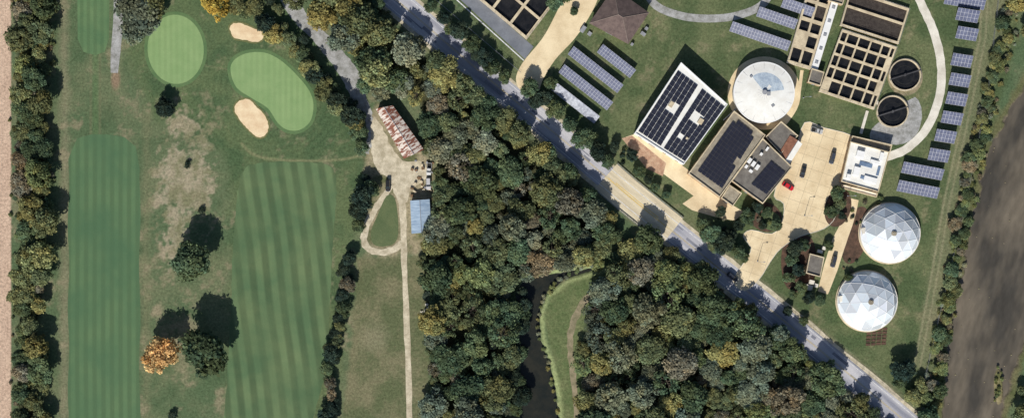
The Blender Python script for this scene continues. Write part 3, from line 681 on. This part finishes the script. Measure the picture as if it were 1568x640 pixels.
# ---------------------------------------------------------------- vehicles
def car(name,px,py,ang,color,kind='sedan'):
    m=M("car_paint",color,tuple(v*.95 for v in color),1,rough=.3,spec=.5,fine=.02)
    mb=MB()
    st=[(-2.35,.75,.45,.62),(-2.2,.86,.25,.85),(-1.3,.92,.22,.92),(1.2,.92,.22,.92),(2.1,.84,.25,.78),(2.35,.7,.4,.6)]
    vs=[];fs=[]
    for x,w_,z0,z1 in st: vs+=[(x,-w_,z0),(x,-w_,z1-.08),(x,-w_+.1,z1),(x,w_-.1,z1),(x,w_,z1-.08),(x,w_,z0)]
    for k in range(5):
        for i in range(5): fs.append((k*6+i,k*6+i+1,(k+1)*6+i+1,(k+1)*6+i))
    fs+=[tuple(range(6)),tuple(range(30,36))];mb.add(vs,fs,0)
    if kind=='pickup': x0,x1,x2,x3=-.4,-.2,.7,1.3
    elif kind=='suv': x0,x1,x2,x3=-2.2,-1.9,.5,1.2
    else: x0,x1,x2,x3=-1.9,-1.2,.35,1.15
    zt=1.45 if kind=='sedan' else 1.75;wb_=.84;wt_=.66
    q_=[(x0,-wb_,.88),(x3,-wb_,.88),(x3,wb_,.88),(x0,wb_,.88),(x1,-wt_,zt),(x2,-wt_,zt),(x2,wt_,zt),(x1,wt_,zt)]
    mb.add(q_,[(0,1,5,4),(1,2,6,5),(2,3,7,6),(3,0,4,7)],1)
    mb.prism([(x1,-wt_),(x2,-wt_),(x2,wt_),(x1,wt_)],zt,zt+.04,0)
    if kind=='pickup':
        for (a0,a1,b0,b1) in((-2.2,-.5,-.9,-.82),(-2.2,-.5,.82,.9),(-2.3,-2.2,-.9,.9)): mb.prism([(a0,b0),(a1,b0),(a1,b1),(a0,b1)],.9,1.15,0)
        mb.prism([(-2.2,-.8),(-.5,-.8),(-.5,.8),(-2.2,.8)],.9,.94,2)
    for x in(-1.45,1.45):
        for s_ in(-1,1): mb.tube((x,s_*.72,.33),(x,s_*.94,.33),.33,n=14,mi=2)
    for s_ in(-1,1):
        mb.prism([(2.2,s_*.6-.15),(2.36,s_*.6-.15),(2.36,s_*.6+.15),(2.2,s_*.6+.15)],.55,.72,3);mb.prism([(.85,s_*.98-.1),(1.0,s_*.98-.1),(1.0,s_*.98+.1),(.85,s_*.98+.1)],.9,1.05,0)
    o=mb.obj(name,[m,glass,rubber,whitem]);p=P(px,py,1);o.location=(p.x,p.y,.07);o.rotation_euler=(0,0,math.radians(-ang));return o
car("parked_car",1207,285,32,(.55,.02,.03));car("parked_suv",1275,242,105,(.05,.06,.08),'suv');car("parked_car",1230,263,105,(.03,.03,.035))
car("parked_pickup",1251,200,15,(.5,.5,.5),'pickup');car("parked_suv",1277,400,105,(.04,.045,.06),'suv');car("moving_car",1122,424,39,(.03,.035,.05),'suv')
car("parked_suv",594,284,90,(.02,.02,.022),'suv');car("parked_pickup",657,259,95,(.6,.6,.6),'pickup');car("parked_van",656,281,88,(.5,.5,.52),'suv')
mb=MB()
for i in range(26):
    x=random.uniform(630,664);y=random.uniform(244,300);unit(mb,x,y,0,random.uniform(.6,1.6),random.uniform(.5,1.1),random.uniform(.3,1),random.uniform(0,90),random.choice([0,1,1,2]))
mb.obj("scrap_pile",[metal,M("timber",C(130,104,80),C(96,78,60)),concd])
mb=MB()
for i in range(9):
    p=P(random.uniform(645,655),random.uniform(466,482));mb.box((p.x,p.y),(1,0),(0,1),random.uniform(.5,1.6),random.uniform(.4,1),0,random.uniform(.2,.5))
mb.obj("rubble_pile",[concl])
def fence(name,pts,hh=1.8,step=3.0):
    mb=MB()
    for i in range(len(pts)-1):
        a=P(*pts[i]);b_=P(*pts[i+1]);l=(b_-a).length;k=int(l/step)
        for j in range(k): p=a.lerp(b_,j/k);mb.tube((p.x,p.y,0),(p.x,p.y,hh),.05,n=5)
        for z in(.3,hh*.5,hh): mb.tube(a+Vector((0,0,z)),b_+Vector((0,0,z)),.03,n=4)
    mb.obj(name,[metal])
fence("chain_link_fence",[(655,-10),(798,112)]);fence("chain_link_fence",[(1190,458),(1290,545),(1380,612),(1410,600),(1440,470),(1475,320),(1510,150),(1530,-20)])
for x,y in((1232,330),(1298,300),(1160,400),(1230,150)):
    mb=MB();p=P(x,y);mb.tube((p.x,p.y,0),(p.x,p.y,6),.09,.06);mb.tube((p.x,p.y,6),(p.x+1.4,p.y,6.2),.05);mb.box((p.x+1.6,p.y),(1,0),(0,1),.7,.3,6.1,6.25);mb.cyl((p.x,p.y),.25,0,.4,10);mb.obj("street_lamp",[metal])
# ---------------------------------------------------------------- trees
def proto(name,seed,R=5.0,zc=6.2,nc=42,cr=(.9,1.9),lv=120,ls=(.28,.52),vz=.85,lobes=5,kind='broad',limbs=10,inner=.35):
    r=np.random.RandomState(seed);cs=[]
    ld=r.normal(size=(lobes,3));ld[:,2]=np.abs(ld[:,2])*.5;ld/=np.linalg.norm(ld,axis=1)[:,None];la=r.uniform(-.45,.45,lobes)
    while len(cs)<nc:
        d=r.normal(size=3);d/=np.linalg.norm(d)
        if d[2]<-.35 and r.rand()<.7: continue
        k=1+sum(la[i]*max(0,d@ld[i])**3 for i in range(lobes))
        f=r.uniform(inner,.86)**.6;c_r=r.uniform(*cr)
        rr=(R*k-c_r*.7)*f;cs.append((d[0]*rr,d[1]*rr,zc+d[2]*rr*vz,c_r))
    cs=np.array(cs);V=[];SH=[]
    for (x,y,z,c_r) in cs:
        n=int(lv*(c_r/1.4)**2);d=r.normal(size=(n,3));d/=np.linalg.norm(d,axis=1)[:,None]
        keep=d[:,2]>-.6;d=d[keep];n=len(d);ctr=np.array([x,y,z])+d*(c_r*r.uniform(.5,1.3,size=(n,1)))*np.array([1,1,.8])
        nn=d*.8+np.array([0,0,.4])+r.normal(size=(n,3))*.5;nn/=np.linalg.norm(nn,axis=1)[:,None]
        u=np.cross(nn,r.normal(size=(n,3)));u/=np.linalg.norm(u,axis=1)[:,None]+1e-9;v=np.cross(nn,u)
        s=r.uniform(*ls,size=(n,1));u=u*s;v=v*s*r.uniform(.55,1,size=(n,1))
        q_=np.stack([ctr-u-v*.4,ctr+u*.2-v,ctr+u+v*.3,ctr-u*.3+v],1);V.append(q_.reshape(-1,3))
        cv=r.uniform(.7,1.3);tint=r.uniform(-.12,.12);sh=cv*r.uniform(.55,1.45,size=n);SH.append(np.stack([sh*(1+tint),sh,sh*(1-tint),np.ones(n)],1))
    V=np.concatenate(V);SH=np.concatenate(SH);nq=len(V)//4
    mb=MB();top=zc+.2*R;tr=.06*R
    mid=Vector((r.uniform(-.3,.3),r.uniform(-.3,.3),zc*.45));mb.tube((0,0,-.1),mid,tr,tr*.75,8);mb.tube(mid,(mid.x*1.5,mid.y*1.5,top),tr*.75,tr*.3,7)
    for i in range(limbs):
        x,y,z,_=cs[r.randint(len(cs))];st=mid.lerp(Vector((mid.x*1.5,mid.y*1.5,top)),r.uniform(0,.7));md=st.lerp(Vector((x,y,z)),.5)+Vector((0,0,.25));mb.tube(st,md,tr*.4,tr*.25,5);mb.tube(md,(x,y,z),tr*.25,tr*.08,5)
    bv=np.array([tuple(v) for v in mb.v]);nb=len(bv)
    allv=np.concatenate([bv,V]);me=bpy.data.meshes.new(name)
    faces=list(mb.f)+[tuple(x) for x in (np.arange(nq*4).reshape(-1,4)+nb).tolist()]
    me.from_pydata(allv.tolist(),[],faces);me.materials.append(leaf);me.materials.append(bark)
    me.polygons.foreach_set('material_index',[1]*len(mb.f)+[0]*nq)
    a=me.attributes.new('shade','FLOAT_COLOR','FACE');a.data.foreach_set('color',np.concatenate([np.ones((len(mb.f),4)),SH]).ravel().astype(np.float32));me.update();return me
BROAD=[proto("broadleaf_%d"%i,100+i,nc=random.randint(40,60),cr=(.7,random.choice([1.5,1.7,2.0])),vz=random.uniform(.65,.9),lobes=random.randint(4,8),ls=(.22,.46),lv=140) for i in range(12)]
SPARSE=[proto("sparse_%d"%i,200+i,nc=38,cr=(.5,1.2),lv=80,ls=(.2,.38),limbs=34,inner=.3) for i in range(3)]
SHRUB=[proto("shrub_%d"%i,400+i,R=2.0,zc=1.3,nc=14,cr=(.5,.95),lv=130,ls=(.18,.34),limbs=4,vz=.6) for i in range(4)]
PAL=dict(olive=(.172,.195,.096),green=(.112,.152,.080),grey=(.168,.192,.130),dark=(.048,.070,.050),yol=(.270,.262,.110),tan=(.235,.205,.138),yellow=(.55,.42,.10),orange=(.56,.35,.15),lime=(.205,.240,.105),pale=(.255,.272,.185))
def tree(px,py,r,col='olive',kind='b',name=None,hs=1.0):
    src={'b':BROAD,'s':SPARSE,'h':SHRUB}[kind];me=random.choice(src);base={'b':5.0,'s':5.0,'h':2.0}[kind]
    hs*=.8
    s=r*S/base;zc={'b':6.2,'s':6.2,'h':1.3}[kind]*s*hs;p=P(px,py,zc)
    nm=name or {'b':'deciduous_tree','s':'bare_branched_tree','h':'shrub'}[kind]
    o=bpy.data.objects.new(nm,me);COL.objects.link(o);o.location=(p.x,p.y,0);o.rotation_euler=(random.uniform(-.06,.06),random.uniform(-.06,.06),random.uniform(0,6.283))
    o.scale=(s*random.uniform(.9,1.1),s*random.uniform(.9,1.1),s*hs*random.uniform(.92,1.08))
    c=PAL[col];k=random.uniform(.74,1.3);t_=random.uniform(-.1,.08);o.color=(c[0]*k*(1+t_),c[1]*k,c[2]*k*(1-t_),1);return o
def scatter(poly,rr,pal,tries=4000,pack=.62,kinds=('b',),excl=(),hs=(.8,1.2)):
    xs=[p[0] for p in poly];ys=[p[1] for p in poly];pts=[]
    for k in range(tries):
        f=1-k/tries;x=random.uniform(min(xs),max(xs));y=random.uniform(min(ys),max(ys));r=rr[0]+(rr[1]-rr[0])*max(0,min(1,f**1.4*random.uniform(.35,1.25)))
        if not inside(poly,x,y) or any(inside(e_,x,y) for e_ in excl): continue
        if any((x-a)**2+(y-b_)**2<(pack*(r+c_))**2 for a,b_,c_ in pts): continue
        pts.append((x,y,r));p_=pal(x,y) if callable(pal) else pal
        tree(x,y,r,random.choice(p_),random.choice(kinds),hs=random.uniform(*hs))
    return pts
def pal1(x,y):
    if y>370 and x<740: return ['yol','olive','lime','grey','olive','tan','green','yol','green']
    if y<120: return ['olive','grey','yol','green','pale','olive','green']
    return ['olive','grey','green','olive','grey','pale','yol','olive','green','green','tan']
def pal2(x,y): return ['olive','grey','green','grey','pale','olive','green','green','grey','lime','yol','tan']
scatter(WOOD1,(7,27),pal1,7500,.63,('b','b','b','b','s'),hs=(.65,1.2))
scatter(WOOD2,(7,28),pal2,7500,.63,('b','b','b','b','s'),hs=(.6,1.05))
scatter(LEFTW,(8,22),lambda x,y:['yol','olive','olive','green','green','lime','tan','yol'],3000,.62,('b','b','b'))
for a in [(215,22,38,'grey','b'),(205,45,26,'grey','s'),(232,8,26,'olive','b'),(328,2,24,'yellow','b'),(362,8,18,'olive','b'),(375,22,12,'green','h'),(254,166,15,'dark','b'),
 (292,402,31,'green','b'),(248,541,26,'orange','b'),(313,536,39,'green','b'),(287,252,7,'dark','h'),(309,322,7,'dark','h'),(264,636,9,'dark','h')]:
    tree(*a,hs={31:.98,39:.9,26:1.1}.get(a[2],.85))
for i,(x,y) in enumerate(crom([(385,12),(410,38),(435,62),(460,88),(482,112),(500,138),(520,165),(540,195),(550,222)],False,2)):
    tree(x+random.uniform(-6,6),y+random.uniform(-6,6),random.uniform(11,16),random.choice(['dark','green','olive','green','yol']),'b',hs=1.0)
for i in range(16):
    t_=i/15;tree(400+t_*145+random.uniform(-8,8),-5+t_*185+random.uniform(-8,8),random.uniform(7,10),random.choice(['green','olive','dark']),'b')
for x,y,r,c_ in((455,-5,20,'olive'),(490,22,24,'yol'),(525,60,26,'grey'),(548,30,28,'olive'),(500,-10,24,'olive'),(575,95,26,'green'),(560,130,15,'green'),(583,138,16,'grey'),(605,122,22,'green'),(545,75,14,'yol'),(552,178,10,'dark'),(548,200,12,'tan')): tree(x,y,r,c_)
for x,y,r,c_ in((556,305,20,'dark'),(548,325,16,'dark'),(566,290,14,'green'),(550,345,12,'green'),(560,275,9,'dark'),(655,200,14,'green'),(665,225,16,'olive'),(675,300,16,'olive'),(672,335,14,'yol'),(655,375,12,'yol'),(648,400,12,'olive')): tree(x,y,r,c_)
for i,y in enumerate(range(398,680,12)):
    x=528-(y-398)*.12;tree(x+random.uniform(-8,8),y+random.uniform(-5,5),random.uniform(7,14),random.choice(['green','dark','olive','tan','green','dark']),'b',hs=random.uniform(.8,1.3))
for i in range(22):
    x=random.uniform(784,806);y=random.uniform(425,640);tree(x,y,random.uniform(8,13),random.choice(['dark','dark','green']),'b')
for x,y in crom([(905,405),(872,418),(845,440),(828,470),(826,510),(838,555),(850,600),(856,650)],False,4): tree(x+random.uniform(-3,3),y+random.uniform(-3,3),random.uniform(3,5.5),random.choice(['lime','yol','pale']),'h',name="marsh_shrub",hs=.6)
for x,y,r,c_ in((885,395,12,'yol'),(905,390,14,'olive'),(925,375,16,'olive'),(860,400,16,'grey'),(940,365,14,'green'),(918,405,9,'lime')): tree(x,y,r,c_)
for x,y,r,c_ in((660,10,12,'green'),(680,28,13,'dark'),(703,48,15,'dark'),(722,66,15,'green'),(742,88,16,'dark'),(755,104,13,'green'),(728,84,10,'dark'),(772,118,12,'green'),(690,45,10,'green'),
 (812,135,15,'green'),(832,150,15,'dark'),(852,168,14,'green'),(842,130,11,'green'),(820,158,11,'dark'),(872,190,13,'green'),(893,212,17,'green'),(915,232,17,'dark'),(905,205,12,'green'),(930,248,12,'green'),(940,225,9,'dark'),
 (968,238,10,'dark'),(978,262,10,'green'),(992,275,9,'dark'),(1004,287,8,'green'),(1020,298,7,'green'),
 (1075,345,12,'green'),(1090,358,15,'green'),(1108,372,15,'dark'),(1128,385,13,'green'),(1095,378,11,'olive'),(1120,360,10,'dark'),(1140,395,9,'green'),(1104,325,8,'dark'),(1145,330,13,'green'),(1132,345,10,'dark'),(1160,318,10,'dark'),(1175,325,9,'green'),(1190,345,9,'green'),(1168,345,8,'dark'),
 (1282,296,13,'green'),(1286,312,11,'olive'),(1274,325,10,'green'),(1290,330,8,'dark'),(1218,380,13,'dark'),(1232,375,10,'green'),(1210,398,10,'green'),(1222,412,11,'dark'),(1206,425,9,'green'),(1228,440,12,'green'),(1240,455,11,'dark'),(1215,450,9,'green'),(1255,460,9,'green'),(1270,375,8,'green'),
 (1385,565,19,'dark'),(1378,582,12,'green'),(1300,425,8,'green'),(1205,475,8,'dark'),(1230,490,7,'green'),(850,5,14,'green'),(868,-8,14,'green'),(1058,110,6,'green'),(880,18,7,'green')): tree(x,y,r,c_)
# taller trees on the south verge that throw shade bands across the road
for x,y,r,hh in((640,68,14,1.5),(668,92,15,1.4),(712,130,16,1.5),(748,160,15,1.4),(800,204,16,1.5),(838,234,15,1.4),(872,262,14,1.3),(1075,412,14,1.3),(1150,475,13,1.3),(1195,512,14,1.4),(1262,566,14,1.4),(1320,612,14,1.4)):
    tree(x,y,r,random.choice(['green','olive','grey']),hs=hh)
for i in range(46):
    x,y=random.choice([(1283,318),(1172,332),(1220,400),(1310,330),(1300,400),(1105,350),(1225,430),(960,235),(1335,300)]);tree(x+random.uniform(-14,14),y+random.uniform(-16,16),random.uniform(2.5,5),random.choice(['green','dark','lime','tan']),'h')
for pl,n_ in (([(655,380),(652,480),(660,560),(658,640)],24),([(22,0),(20,300),(22,640)],26),([(80,0),(70,200),(78,300),(66,640)],26),([(655,180),(674,250),(664,330)],12),([(950,370),(1040,400),(1160,494),(1300,608)],26)):
    cc=crom(pl,False,12)
    for i in range(n_):
        x,y=random.choice(cc);tree(x+random.uniform(-6,6),y+random.uniform(-8,8),random.uniform(3,6.5),random.choice(['lime','olive','tan','yol','green']),'h')
BANK=[(1560,-40),(1548,20),(1535,80),(1516,140),(1503,200),(1490,260),(1478,320),(1466,380),(1456,440),(1444,500),(1436,560),(1425,620),(1410,680)]
for x,y in crom(BANK,False,7):
    tree(x+random.uniform(-10,10),y+random.uniform(-5,5),random.uniform(6,13),random.choice(['yol','olive','green','lime','green','tan','lime']),'b',hs=.7)
    for k in range(2): tree(x+random.uniform(-14,16),y+random.uniform(-6,6),random.uniform(3,7),random.choice(['yol','tan','lime','pale']),'h',hs=.8)
for x,y,r in((1398,608,14),(1412,590,12),(1420,640,18),(1440,600,12),(1565,630,20),(1560,5,18),(1575,50,18),(1568,600,12),(1585,560,16)): tree(x,y,r,random.choice(['olive','yol','green']))
for i in range(14): tree(1529+random.uniform(-6,6),590+random.uniform(-28,28),random.uniform(2.5,4.5),'lime','h')
print("objects",len(bpy.data.objects))
